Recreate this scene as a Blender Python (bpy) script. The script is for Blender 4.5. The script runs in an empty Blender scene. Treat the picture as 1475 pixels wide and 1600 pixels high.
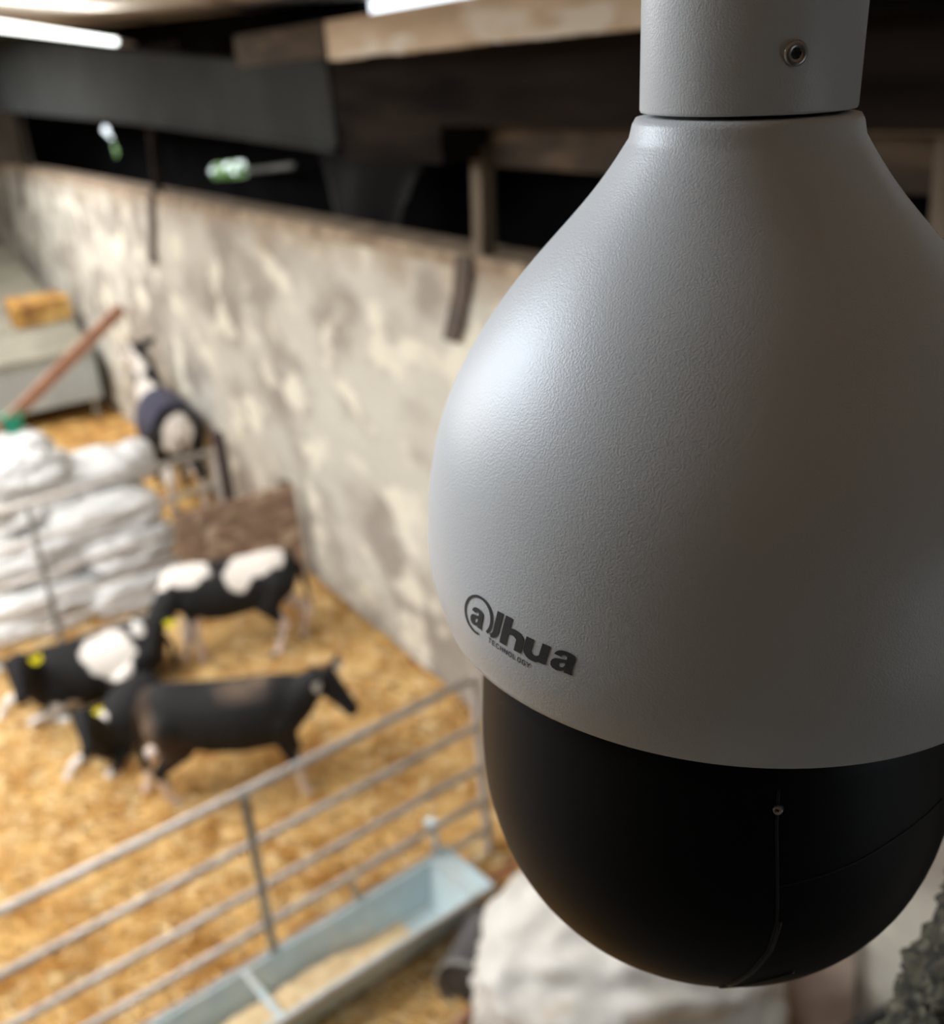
import bpy, bmesh, math, random
import numpy as np
from mathutils import Vector, Matrix, noise
random.seed(7); rng = np.random.default_rng(7)
PI = math.pi
SC = bpy.context.scene
COL = SC.collection

# ------------------------------------------------------------------ camera
CAM_Z = 4.4
F_PX = 1700.0
yaw, pitch, roll = math.radians(29.6), math.radians(22.6), math.radians(4.9)
fh = Vector((math.sin(yaw), math.cos(yaw), 0)); upw = Vector((0, 0, 1)); rt = fh.cross(upw)
fwd = fh*math.cos(pitch) - upw*math.sin(pitch); u0 = fh*math.sin(pitch) + upw*math.cos(pitch)
RX = rt*math.cos(roll) - u0*math.sin(roll); UX = rt*math.sin(roll) + u0*math.cos(roll)
cam = bpy.data.cameras.new('camera'); camo = bpy.data.objects.new('camera', cam); COL.objects.link(camo)
m = Matrix((RX, UX, -fwd)).transposed().to_4x4(); m.translation = (0, 0, CAM_Z)
camo.matrix_world = m
cam.sensor_width = 36; cam.lens = F_PX/1600*36
cam.clip_start = .02; cam.clip_end = 200
cam.dof.use_dof = True; cam.dof.focus_distance = .30; cam.dof.aperture_fstop = 10.5
SC.camera = camo

# ------------------------------------------------------------------ sky, lights, exposure
w = bpy.data.worlds.new('overcast'); SC.world = w; w.use_nodes = True
bg = w.node_tree.nodes['Background']; bg.inputs[0].default_value = (.86, .93, 1, 1); bg.inputs[1].default_value = 2.5
SC.view_settings.view_transform = 'Standard'; SC.view_settings.look = 'None'
SC.view_settings.gamma = 1; SC.view_settings.use_curve_mapping = False
SC.view_settings.exposure = 0.0
SC.cycles.use_denoising = True
SC.cycles.max_bounces = 6
SC.cycles.sample_clamp_indirect = 4

def area(name, loc, rot, sx, sy, power, color=(1, 1, 1)):
    l = bpy.data.lights.new(name, 'AREA'); l.shape = 'RECTANGLE'; l.size = sx; l.size_y = sy; l.energy = power; l.color = color
    o = bpy.data.objects.new(name, l); COL.objects.link(o); o.location = loc; o.rotation_euler = rot
    return o
# translucent roof lights over the middle of the barn, left of the view
area('rooflight', (-.35, 1.5, 4.79), (0, 0, 0), .6, 1.4, 42, (.80, .89, 1))
area('rooflight', (-1.6, 7.0, 4.81), (0, 0, 0), 2.4, 6.0, 690, (1, .98, .95))
area('rooflight', (0.6, 15.5, 5.05), (0, 0, 0), 2.0, 5.0, 520, (1, .98, .95))
# added soft fill light, in an opening of the wall behind the viewer
area('fill_light', (1.7, -2.06, 3.1), (math.radians(90), 0, PI), 1.2, .9, 6.0, (1, .94, .85))

# ------------------------------------------------------------------ materials
def mat(name, color, rough=.7, metal=0, color2=None, scale=5, detail=5, stretch=(1, 1, 1), lo=.35, hi=.65,
        bump=0, bscale=40, bdist=.02, color3=None, scale3=1.5, lo3=.5, hi3=.65, spec=.5):
    mt = bpy.data.materials.new(name); mt.use_nodes = True
    nt = mt.node_tree; N = nt.nodes; L = nt.links; b = N['Principled BSDF']
    b.inputs['Roughness'].default_value = rough; b.inputs['Metallic'].default_value = metal
    b.inputs['Specular IOR Level'].default_value = spec
    b.inputs['Base Color'].default_value = (*color, 1)
    tc = N.new('ShaderNodeTexCoord'); mp = N.new('ShaderNodeMapping'); mp.inputs['Scale'].default_value = stretch
    L.new(tc.outputs['Object'], mp.inputs[0])
    def noi(s, d=5):
        n = N.new('ShaderNodeTexNoise'); n.inputs['Scale'].default_value = s; n.inputs['Detail'].default_value = d
        L.new(mp.outputs[0], n.inputs['Vector']); return n
    if color2:
        n = noi(scale, detail); r = N.new('ShaderNodeMapRange'); r.inputs[1].default_value = lo; r.inputs[2].default_value = hi
        L.new(n.outputs[0], r.inputs[0])
        mx = N.new('ShaderNodeMix'); mx.data_type = 'RGBA'; mx.inputs[6].default_value = (*color, 1); mx.inputs[7].default_value = (*color2, 1)
        L.new(r.outputs[0], mx.inputs[0]); last = mx.outputs[2]
        if color3:
            n3 = noi(scale3, 4); r3 = N.new('ShaderNodeMapRange'); r3.inputs[1].default_value = lo3; r3.inputs[2].default_value = hi3
            L.new(n3.outputs[0], r3.inputs[0])
            m3 = N.new('ShaderNodeMix'); m3.data_type = 'RGBA'; m3.inputs[7].default_value = (*color3, 1)
            L.new(last, m3.inputs[6]); L.new(r3.outputs[0], m3.inputs[0]); last = m3.outputs[2]
        L.new(last, b.inputs['Base Color'])
    if bump:
        n = noi(bscale, 6); bp = N.new('ShaderNodeBump'); bp.inputs['Strength'].default_value = bump; bp.inputs['Distance'].default_value = bdist
        L.new(n.outputs[0], bp.inputs['Height']); L.new(bp.outputs[0], b.inputs['Normal'])
    return mt

def stain_top(mt, z0, z1, col):     # damp brown staining along the top of the wall
    nt = mt.node_tree; N = nt.nodes; L = nt.links; b = N['Principled BSDF']; src = b.inputs['Base Color'].links[0].from_socket
    tc = N.new('ShaderNodeTexCoord'); sp = N.new('ShaderNodeSeparateXYZ'); L.new(tc.outputs['Object'], sp.inputs[0])
    n = N.new('ShaderNodeTexNoise'); n.inputs['Scale'].default_value = 2.2; n.inputs['Detail'].default_value = 6; L.new(tc.outputs['Object'], n.inputs['Vector'])
    ma = N.new('ShaderNodeMath'); ma.operation = 'MULTIPLY_ADD'; ma.inputs[1].default_value = .9; L.new(n.outputs[0], ma.inputs[0]); L.new(sp.outputs[2], ma.inputs[2])
    r = N.new('ShaderNodeMapRange'); r.inputs[1].default_value = z0+.45; r.inputs[2].default_value = z1+.45; r.inputs[4].default_value = .85; L.new(ma.outputs[0], r.inputs[0])
    mx = N.new('ShaderNodeMix'); mx.data_type = 'RGBA'; mx.inputs[7].default_value = (*col, 1); L.new(src, mx.inputs[6]); L.new(r.outputs[0], mx.inputs[0]); L.new(mx.outputs[2], b.inputs['Base Color'])
def emis(name, color, s):
    mt = bpy.data.materials.new(name); mt.use_nodes = True; b = mt.node_tree.nodes['Principled BSDF']
    b.inputs['Base Color'].default_value = (*color, 1); b.inputs['Emission Color'].default_value = (*color, 1); b.inputs['Emission Strength'].default_value = s
    return mt

M = {}
M['straw'] = mat('straw', (.52, .28, .068), .8, color2=(.20, .088, .020), scale=7, lo=.38, hi=.66, color3=(.70, .45, .15), scale3=2.2, lo3=.48, hi3=.66, bump=.8, bscale=30)
M['strand'] = mat('strand', (.84, .60, .26), .5, color2=(.56, .31, .085), scale=3, lo=.4, hi=.62, color3=(.88, .72, .42), scale3=9, lo3=.52, hi3=.64)
M['plaster'] = mat('plaster', (.56, .545, .49), .95, color2=(.33, .30, .265), scale=1.7, detail=9, stretch=(1, .62, .95), lo=.44, hi=.60, color3=(.74, .72, .62), scale3=2.7, lo3=.53, hi3=.62, bump=.6, bscale=6)
M['coping'] = mat('coping', (.36, .285, .205), .95, color2=(.21, .155, .11), scale=4, color3=(.46, .37, .27), scale3=6)
M['timber_dark'] = mat('timber_dark', (.025, .019, .016), 1, color2=(.009, .007, .006), scale=3, stretch=(1, .3, 2), spec=.08)
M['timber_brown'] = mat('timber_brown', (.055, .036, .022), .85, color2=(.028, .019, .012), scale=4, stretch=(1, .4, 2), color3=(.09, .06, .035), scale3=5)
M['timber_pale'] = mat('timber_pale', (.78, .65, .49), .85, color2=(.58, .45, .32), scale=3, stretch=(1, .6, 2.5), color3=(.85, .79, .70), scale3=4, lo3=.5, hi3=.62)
M['timber_grey'] = mat('timber_grey', (.20, .165, .125), .9, color2=(.11, .085, .06), scale=6, stretch=(1, 1, .3))
M['board'] = mat('board', (.36, .245, .175), .9, color2=(.20, .13, .09), scale=5, color3=(.56, .43, .33), scale3=5.5, lo3=.54, hi3=.64)
M['steel_paint'] = mat('steel_paint', (.027, .032, .032), .8, color2=(.018, .020, .020), scale=1.5, spec=.2)
M['void'] = mat('void', (.007, .007, .008), 1, color2=(.004, .004, .004), scale=2, spec=.03)  # near black: deep shade put into the colour
M['ceil'] = mat('ceil', (.60, .535, .47), .9, color2=(.52, .46, .40), scale=1.2)
M['ceil_joint'] = mat('ceil_joint', (.27, .21, .17), .9)
M['galv'] = mat('galv', (.56, .53, .50), .6, .1, color2=(.44, .40, .36), scale=9, stretch=(1, 1, 1), lo=.4, hi=.65)
M['galv_dark'] = mat('galv_dark', (.36, .37, .36), .6, .4, color2=(.22, .22, .21), scale=8)
M['trough'] = mat('trough', (.58, .71, .76), .5, .0, color2=(.50, .61, .65), scale=5, color3=(.64, .68, .66), scale3=3)
M['bin'] = mat('bin', (.40, .46, .49), .6, .1, color2=(.33, .38, .40), scale=2)
M['corrug'] = mat('corrug', (.52, .50, .41), .8, .0, color2=(.38, .36, .29), scale=2)
M['feed'] = mat('feed', (.86, .68, .42), .9, color2=(.74, .54, .30), scale=12, bump=.5, bscale=40)
M['sack'] = mat('sack', (.70, .71, .72), .6, color2=(.60, .61, .62), scale=2, color3=(.62, .55, .45), scale3=3.5, lo3=.66, hi3=.8, bump=.35, bscale=14)
M['bulk'] = mat('bulk', (.74, .73, .70), .6, color2=(.58, .56, .52), scale=3, color3=(.56, .49, .39), scale3=4, lo3=.64, hi3=.78, bump=.35, bscale=14)
M['rust'] = mat('rust', (.40, .215, .14), .8, color2=(.29, .15, .095), scale=6)
M['redpaint'] = mat('redpaint', (.36, .13, .08), .8)
M['pink'] = mat('pink', (.74, .59, .50), .9, color2=(.60, .47, .39), scale=6, color3=(.80, .68, .58), scale3=9)
M['rubber'] = mat('rubber', (.085, .078, .080), .65, color2=(.055, .05, .05), scale=6)
M['blackbox'] = mat('blackbox', (.03, .032, .034), .6)
M['teal'] = mat('teal', (.03, .42, .27), .5)
M['jacket'] = mat('jacket', (.15, .15, .22), .9, color2=(.09, .09, .145), scale=7)
M['yellow'] = mat('yellow', (.85, .78, .02), .5)
M['whitetag'] = mat('whitetag', (.80, .82, .82), .5)
M['iron'] = mat('iron', (.085, .072, .064), .9, color2=(.12, .09, .075), scale=6)
M['housing'] = mat('housing', (.66, .67, .665), .37, bump=.24, bscale=1500, bdist=.0006)
M['dome'] = mat('dome', (.005, .005, .006), .50, spec=.17)
M['seam'] = mat('seam', (.0015, .0015, .0015), .6)
M['seam_highlight'] = mat('seam_highlight', (.02, .02, .021), .35)  # highlight along the dome seams, painted as a lighter strip
M['screw'] = mat('screw', (.45, .42, .39), .35, .8)
M['screw_dark'] = mat('screw_dark', (.03, .028, .026), .6)
M['ink'] = mat('ink', (.032, .035, .037), .6)
M['bark'] = mat('bark', (.058, .050, .030), .95, color2=(.016, .014, .010), scale=110, lo=.42, hi=.58, color3=(.12, .105, .07), scale3=90, lo3=.55, hi3=.68)
M['leaf'] = mat('leaf', (.32, .50, .16), .6, color2=(.18, .34, .08), scale=4)
M['tube'] = emis('tube', (.95, 1, .98), 4.0)
M['lampcap'] = mat('lampcap', (.42, .40, .37), .6)
M['hoof'] = mat('hoof', (.10, .085, .07), .7)

stain_top(M['plaster'], 2.98, 3.28, (.36, .29, .22))
def coat_mat():
    mt = bpy.data.materials.new('coat'); mt.use_nodes = True; nt = mt.node_tree; b = nt.nodes['Principled BSDF']
    a = nt.nodes.new('ShaderNodeAttribute'); a.attribute_name = 'coat'
    nt.links.new(a.outputs['Color'], b.inputs['Base Color']); b.inputs['Roughness'].default_value = .75
    b.inputs['Specular IOR Level'].default_value = .25
    return mt
M['coat'] = coat_mat()

# ------------------------------------------------------------------ helpers
def empty(name, loc, label, cat, rz=0, group=None):
    o = bpy.data.objects.new(name, None); COL.objects.link(o); o.location = loc; o.rotation_euler = (0, 0, rz)
    o.empty_display_size = .1
    return tag(o, label, cat, group)
def tag(o, label, cat, group=None, kind=None):
    o['label'] = label; o['category'] = cat
    if group: o['group'] = group
    if kind: o['kind'] = kind
    return o
def link_mesh(name, me, m, parent=None, smooth=False):
    if m and not me.materials: me.materials.append(m)
    if smooth:
        me.polygons.foreach_set('use_smooth', [True]*len(me.polygons))
    o = bpy.data.objects.new(name, me); COL.objects.link(o)
    if parent: o.parent = parent
    return o
def obj(name, bm, m, parent=None, smooth=False, loc=None):
    me = bpy.data.meshes.new(name)
    bmesh.ops.recalc_face_normals(bm, faces=bm.faces); bm.to_mesh(me); bm.free()
    o = link_mesh(name, me, m, parent, smooth)
    if loc is not None: o.location = loc
    return o
def struct(name, bm, m, smooth=False):
    o = obj(name, bm, m, None, smooth); o['kind'] = 'structure'; return o
def BM(): return bmesh.new()
def box(bm, a, b, bev=0):
    a = Vector(a); b = Vector(b); c = (a+b)/2; s = b-a
    r = bmesh.ops.create_cube(bm, size=1, matrix=Matrix.Translation(c) @ Matrix.Diagonal((abs(s.x), abs(s.y), abs(s.z), 1)))
    if bev:
        ed = list({e for v in r['verts'] for e in v.link_edges})
        bmesh.ops.bevel(bm, geom=ed, offset=bev, segments=2, affect='EDGES', profile=.5)
def hexa(bm, p):          # 8 points: bottom ring then top ring
    v = [bm.verts.new(q) for q in p]
    for f in ((3, 2, 1, 0), (4, 5, 6, 7), (0, 1, 5, 4), (1, 2, 6, 5), (2, 3, 7, 6), (3, 0, 4, 7)): bm.faces.new([v[i] for i in f])
def frame_of(d):
    d = d.normalized(); a = Vector((0, 0, 1)) if abs(d.z) < .9 else Vector((1, 0, 0))
    x = d.cross(a).normalized(); return x, d.cross(x).normalized()
def tube(bm, pts, radii, seg=12, cap=True, flat=None):
    pts = [Vector(p) for p in pts]
    if not hasattr(radii, '__len__'): radii = [radii]*len(pts)
    rings = []; n = len(pts); px = None
    for i, p in enumerate(pts):
        d = (pts[min(i+1, n-1)] - pts[max(i-1, 0)])
        x, y = frame_of(d)
        if px is not None:
            x = (px - d.normalized()*px.dot(d.normalized())).normalized(); y = d.normalized().cross(x)
        px = x
        r = radii[i]
        rings.append([bm.verts.new(p + (x*math.cos(t)*r + y*math.sin(t)*r)) for t in (2*PI*k/seg for k in range(seg))])
    for a, b in zip(rings, rings[1:]):
        for k in range(seg): bm.faces.new((a[k], a[(k+1) % seg], b[(k+1) % seg], b[k]))
    if cap: bm.faces.new(rings[0][::-1]); bm.faces.new(rings[-1])
def lathe(bm, prof, seg=64, warp=None):
    rings = []
    for r, z in prof:
        if r < 1e-6: rings.append([bm.verts.new((0, 0, z))]); continue
        ring = []
        for k in range(seg):
            a = 2*PI*k/seg; p = Vector((r*math.cos(a), r*math.sin(a), z))
            ring.append(bm.verts.new(warp(p) if warp else p))
        rings.append(ring)
    for a, b in zip(rings, rings[1:]):
        if len(a) == 1 and len(b) == 1: continue
        for k in range(seg):
            k2 = (k+1) % seg
            if len(a) == 1: bm.faces.new((a[0], b[k2], b[k]))
            elif len(b) == 1: bm.faces.new((a[k], a[k2], b[0]))
            else: bm.faces.new((a[k], a[k2], b[k2], b[k]))
def fbm(p, o=4): return noise.fractal(Vector(p), 1.0, 2.0, o)

# ------------------------------------------------------------------ the setting
WX = 3.31
bm = BM(); box(bm, (-7, -2.2, -.3), (4.9, 26, -.12)); struct('floor', bm, mat('concrete', (.20, .18, .16), .9, color2=(.13, .115, .10), scale=3))
# limewashed stone wall along the right of the pen, uneven face
def wall_bm():
    bm = BM(); ny, nz = 230, 44; y0, y1, H = -1.9, 25.8, 3.25
    g = []
    for i in range(ny+1):
        row = []
        for j in range(nz+1):
            y = y0+(y1-y0)*i/ny; z = -.11+(H+.11)*j/nz
            row.append(bm.verts.new((WX+.022*fbm((y*1.1, z*1.4, 0))+.012*fbm((y*4, z*4, 7)), y, z)))
        g.append(row)
    for i in range(ny):
        for j in range(nz): bm.faces.new((g[i][j], g[i+1][j], g[i+1][j+1], g[i][j+1]))
    back = [bm.verts.new(q) for q in ((WX+.28, y0, -.11), (WX+.28, y1, -.11), (WX+.28, y1, H), (WX+.28, y0, H))]
    bm.faces.new(back)
    return bm
struct('wall_right', wall_bm(), M['plaster'], True)
bm = BM(); box(bm, (WX-.012, -1.9, 3.24), (WX+.30, 25.8, 3.335), .02); struct('trim_1', bm, M['coping'])
bm = BM(); box(bm, (-7, 25.85, -.1), (4.9, 26.05, 6.2)); struct('wall_back', bm, M['plaster'])
bm = BM(); box(bm, (-7, -2.3, -.1), (1.1, -2.05, 5.2)); box(bm, (2.3, -2.3, -.1), (4.9, -2.05, 5.2)); box(bm, (1.1, -2.3, -.1), (2.3, -2.05, 2.65)); box(bm, (1.1, -2.3, 3.55), (2.3, -2.05, 5.2)); struct('wall_front', bm, M['void'])  # opening added around the fill light
# outer cladding behind the wall-top gap: boards coloured black for the gap's shade, with two broken openings and an open slot under the roof
def cladding():
    bm = BM()
    X0, X1 = 4.62, 4.70
    holes = [((18.5, 19.7), [(19.62, 3.76), (19.35, 3.88), (18.86, 3.83), (18.5, 3.44), (18.72, 3.33), (19.05, 3.36), (19.1, 3.62)]),
             ((12.6, 14.6), [(14.4, 3.30), (14.1, 3.42), (12.85, 3.50), (12.65, 3.40), (12.85, 3.30), (14.2, 3.20)])]
    def quad(y0, y1, z0, z1): box(bm, (X0, y0, z0), (X1, y1, z1))
    # strips in y; where a hole lies the strip is cut to the hole's outline
    def inside(poly, y, z):
        c = False
        for (a, b), (p, q) in zip(poly, poly[1:]+poly[:1]):
            if (b > z) != (q > z) and y < (p-a)*(z-b)/(q-b)+a: c = not c
        return c
    y = -2.0
    segs = [(-2.0, 18.4, None), ]
    def solid(a, b, top): quad(a, b, -.1, top)
    solid(-2.05, 5.0, 4.70); solid(5.0, 9.3, 4.76); solid(9.3, 12.6, 6.2); solid(14.6, 18.4, 6.2); solid(19.8, 25.85, 6.2)
    for (a, b), poly in holes:
        a -= .1 if a > 15 else 0; b += .1 if a > 15 else 0
        step = .03; n = int(round((b-a)/step))
        for i in range(n):
            ya = a+(b-a)*i/n; yb = a+(b-a)*(i+1)/n; ym = (ya+yb)/2
            zs = [3.1+.012*k for k in range(75)]
            ins = [z for z in zs if inside(poly, ym, z)]
            if not ins: quad(ya, yb, -.1, 6.2)
            else: quad(ya, yb, -.1, min(ins)); quad(ya, yb, max(ins)+.012, 6.2)
    return bm
bm = BM(); box(bm, (-7.15, -2.2, -.1), (-6.95, 26, 6.2)); struct('wall_left', bm, M['plaster'])
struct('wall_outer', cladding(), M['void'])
# ceiling boards: gently rising with distance
def cz(y): return 4.83 + .035*(max(y, 6)-6)
bm = BM()
ys = [-2.3, 6, 26.05]
v0 = [bm.verts.new((-7, y, cz(y))) for y in ys]; v1 = [bm.verts.new((5.0, y, cz(y))) for y in ys]
t0 = [bm.verts.new((-7, y, cz(y)+.1)) for y in ys]; t1 = [bm.verts.new((5.0, y, cz(y)+.1)) for y in ys]
for i in range(2):
    bm.faces.new((v0[i], v0[i+1], v1[i+1], v1[i])); bm.faces.new((t0[i], t1[i], t1[i+1], t0[i+1]))
    bm.faces.new((v0[i], t0[i], t0[i+1], v0[i+1])); bm.faces.new((v1[i], v1[i+1], t1[i+1], t1[i]))
struct('ceiling', bm, M['ceil'])
az = math.radians(24); dA = Vector((math.sin(az), math.cos(az), 0))
for k, (x, y) in enumerate(((.55, 5.9), (2.2, 6.4), (-1.2, 5.9))):
    bm = BM(); p = Vector((x, y, 0)); s = Vector((dA.y, -dA.x, 0))*.05; n = 12; pr = None
    for i in range(n):
        a = p+dA*(10*i/n); b = p+dA*(10*(i+1)/n)
        hexa(bm, [(*(q)[:2], cz(q.y)-.015) for q in (a-s, b-s, b+s, a+s)] + [(*(q)[:2], cz(q.y)+.01) for q in (a-s, b-s, b+s, a+s)])
    struct('trim_%d' % (k+2), bm, M['ceil_joint'])

# long dark girder above the wall, deeper towards the far end
bm = BM()
st = [(20.5, 4.27, 5.25), (17.5, 4.22, 5.19), (11.25, 4.085, 4.73), (8.0, 3.98, 4.50), (6.6, 3.93, 4.45)]
for (ya, ba, ta), (yb, bb, tb) in zip(st, st[1:]):
    hexa(bm, [(3.0, ya, ba), (3.0, yb, bb), (3.14, yb, bb), (3.14, ya, ba), (3.0, ya, ta), (3.0, yb, tb), (3.14, yb, tb), (3.14, ya, ta)])
    hexa(bm, [(2.97, ya, ba-.012), (2.97, yb, bb-.012), (3.17, yb, bb-.012), (3.17, ya, ba-.012), (2.97, ya, ba+.02), (2.97, yb, bb+.02), (3.17, yb, bb+.02), (3.17, ya, ba+.02)])
bmesh.ops.remove_doubles(bm, verts=bm.verts, dist=.0005)
beam = struct('beam', bm, M['steel_paint'])
bm = BM(); box(bm, (3.15, 11.2, 4.5), (4.62, 11.4, 4.79)); box(bm, (3.15, 9.9, 4.3), (4.62, 11.2, 4.74)); struct('beam', bm, M['timber_dark'])
bm = BM(); box(bm, (3.02, .2, 4.08), (3.36, 6.6, 4.50), .01); box(bm, (3.04, 5.35, 3.88), (3.30, 6.6, 4.08), .01); struct('beam', bm, M['timber_dark'])
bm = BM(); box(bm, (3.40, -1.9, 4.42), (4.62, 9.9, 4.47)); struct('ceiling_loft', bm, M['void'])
# lit half of the purlin along the wall, in pale timber, ragged lower edge
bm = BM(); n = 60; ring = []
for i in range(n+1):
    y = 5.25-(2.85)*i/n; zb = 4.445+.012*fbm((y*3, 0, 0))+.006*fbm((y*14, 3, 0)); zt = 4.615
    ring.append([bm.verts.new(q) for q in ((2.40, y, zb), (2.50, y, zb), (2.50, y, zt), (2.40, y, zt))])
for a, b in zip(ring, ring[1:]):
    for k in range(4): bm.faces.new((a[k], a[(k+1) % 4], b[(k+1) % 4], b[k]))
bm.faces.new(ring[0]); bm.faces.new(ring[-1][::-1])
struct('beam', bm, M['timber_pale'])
bm = BM(); box(bm, (2.39, 5.25, 4.455), (2.50, 6.5, 4.62), .006); struct('beam', bm, M['timber_brown'])  # shaded half of the same purlin, its shade put into brown timber
bm = BM(); box(bm, (2.3, 2.22, 4.43), (4.6, 2.40, 4.80), .006); struct('beam', bm, M['timber_dark'])

# ------------------------------------------------------------------ straw
def sz(x, y): return .035*fbm((x*1.7, y*1.7, 0), 3)+.02*fbm((x*6, y*6, 4), 3)-.01
bm = BM(); xs = np.linspace(-1.6, WX-.03, 110); ysx = np.concatenate([np.linspace(1.5, 10, 180), np.linspace(10.15, 25.8, 90)])
g = [[bm.verts.new((x, y, sz(x, y))) for x in xs] for y in ysx]
for a, b in zip(g, g[1:]):
    for k in range(len(xs)-1): bm.faces.new((a[k], a[k+1], b[k+1], b[k]))
straw = obj('straw_bedding', bm, M['straw'], None, True)
tag(straw, 'deep golden straw bedding covering the pen floor', 'straw', kind='stuff')
def strands(n, x0, x1, y0, y1, L=(.10, .26), w=.0045):
    c = np.empty((n, 3)); c[:, 0] = rng.uniform(x0, x1, n); c[:, 1] = rng.uniform(y0, y1, n)
    c[:, 2] = [sz(x, y) for x, y in c[:, :2]]; c[:, 2] += rng.uniform(.004, .06, n)
    a = rng.uniform(0, 2*PI, n); e = rng.normal(0, .18, n); l = rng.uniform(*L, n)/2
    d = np.stack([np.cos(a)*np.cos(e), np.sin(a)*np.cos(e), np.sin(e)], 1); s = np.stack([-np.sin(a), np.cos(a), 0*a], 1)*w
    u = np.cross(d, s); V = np.empty((n, 6, 3))
    for k, q in enumerate((-s-u*.5, s-u*.5, u)):
        V[:, k] = c-d*l[:, None]+q; V[:, k+3] = c+d*l[:, None]+q
    F = []
    for i in range(n):
        b = 6*i; F += [(b, b+1, b+4, b+3), (b+1, b+2, b+5, b+4), (b+2, b, b+3, b+5)]
    me = bpy.data.meshes.new('loose_straw'); me.from_pydata(V.reshape(-1, 3).tolist(), [], F)
    return link_mesh('loose_straw', me, M['strand'])
tag(strands(26000, -.4, 3.13, 3.4, 9.6), 'loose bright straw stalks strewn over the bedding', 'straw', kind='stuff')

# ------------------------------------------------------------------ gates
def gate(name, label, L, zs, rail_r, strut_x, rz, loc, post_top, group=None, strut_top=None):
    t = empty(name, loc, label, 'gate', rz, group)
    for i, z in enumerate(zs):
        bm = BM(); tube(bm, [(0, 0, z), (-L, 0, z)], rail_r*(1.12 if i == 0 else 1)); obj('rail', bm, M['galv'], t, True)
    for x in (0, -L):
        bm = BM(); box(bm, (x-.022, -.022, zs[-1]-.05), (x+.022, .022, post_top), .004); obj('stile', bm, M['galv'], t)
    for x in strut_x:
        bm = BM(); box(bm, (x-.022, -.034, zs[-1]-.04), (x+.022, -.022, zs[0]-.0), .002); obj('strut', bm, M['galv_dark'], t)
    return t
angA = math.atan2(.32, 2.55)
gate('field_gate', 'galvanised tubular gate across the front of the pen above the blue trough', 3.0, [1.25, .945, .67, .44, .225, .05], .021, [-1.43], angA, (2.50, 4.54, 0), 1.27)
angB = math.atan2(.19, 1.79)
gate('field_gate', 'galvanised tubular gate at the back of the pen in front of the white sacks', 2.6, [1.40, 1.08, .77, .54, .31, .11], .024, [-1.62], angB, (2.56, 9.02, .0), 1.42)

# ------------------------------------------------------------------ trough
tr = empty('feed_trough', (2.22, 4.275, 0), 'long pale blue metal feed trough along the front gate', 'trough', angA)
def trough_parts():
    # local: x runs left along -x, y back/front; rim z=.28
    L = 3.0; W = .215; zr = .28; zb = .08; wi = .12; lip = .03
    bm = BM()
    x0, x1 = -.13, -L      # well from x0 to x1
    def ring(x, inset=0):
        return [(x, -W, zr-.03), (x, -W, zr), (x, -W+lip, zr), (x+inset, -wi, zb), (x+inset, wi, zb), (x, W-lip, zr), (x, W, zr), (x, W, zr-.03)]
    outer = [(0, -W-.002, zr-.03), (0, -wi-.02, zb-.015), (0, wi+.02, zb-.015), (0, W+.002, zr-.03)]
    A = [bm.verts.new(q) for q in ring(x0, -.10)]; B = [bm.verts.new(q) for q in ring(x1)]
    for k in range(7): bm.faces.new((A[k], A[k+1], B[k+1], B[k]))
    # sloped end of well
    bm.faces.new((A[2], A[5], A[4], A[3]))
    # underside
    U0 = [bm.verts.new(q) for q in ((x0, -wi-.02, zb-.012), (x0, wi+.02, zb-.012))]; U1 = [bm.verts.new(q) for q in ((x1, -wi-.02, zb-.012), (x1, wi+.02, zb-.012))]
    bm.faces.new((A[0], B[0], U1[0], U0[0])); bm.faces.new((U0[0], U1[0], U1[1], U0[1])); bm.faces.new((U0[1], U1[1], B[7], A[7]))
    bm.faces.new((A[0], U0[0], U0[1], A[7])); bm.faces.new((B[0], B[1], B[2], B[3], U1[0])); bm.faces.new((B[3], B[4], U1[1], U1[0])); bm.faces.new((B[4], B[5], B[6], B[7], U1[1]))
    obj('basin', bm, M['trough'], tr)
    bm = BM(); box(bm, (x0+.002, -W, zr-.03), (0, W, zr-.012)); box(bm, (-.014, -W, zr-.012), (0, W, zr+.012)); box(bm, (x0-.012, -W+lip, zr-.012), (x0+.002, W-lip, zr+.006))
    box(bm, (x0+.002, -W, zr-.012), (-.014, -W+.014, zr+.008)); box(bm, (x0+.002, W-.014, zr-.012), (-.014, W, zr+.008))
    obj('end_tray', bm, M['trough'], tr)
    bm = BM(); tube(bm, [(-L, -W-.004, zr), (0, -W-.004, zr)], .014, 10); tube(bm, [(-L, W+.004, zr), (0, W+.004, zr)], .012, 10); obj('rim', bm, M['galv'], tr, True)
    bm = BM(); box(bm, (-1.315, -W+.01, zr-.02), (-1.285, W-.01, zr+.004)); obj('divider', bm, M['trough'], tr)
    bm = BM(); box(bm, (-.075, W+.006, zr-.02), (-.04, W+.018, .47), .002); box(bm, (-.085, W+.006, .462), (-.03, W+.075, .476), .002); box(bm, (-.075, W+.066, .42), (-.04, W+.076, .476), .002)
    obj('hook', bm, M['trough'], tr)
    bm = BM(); box(bm, (-.62, W+.006, zr-.04), (-.59, W+.014, zr+.12), .002); obj('hook', bm, M['galv_dark'], tr)
    for x in (-.1, -2.6):
        for s in (-1, 1): bm = BM(); tube(bm, [(x, s*.19, zr-.02), (x, s*.17, -.03)], .014, 8); obj('leg', bm, M['galv_dark'], tr, True)
trough_parts()
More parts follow.
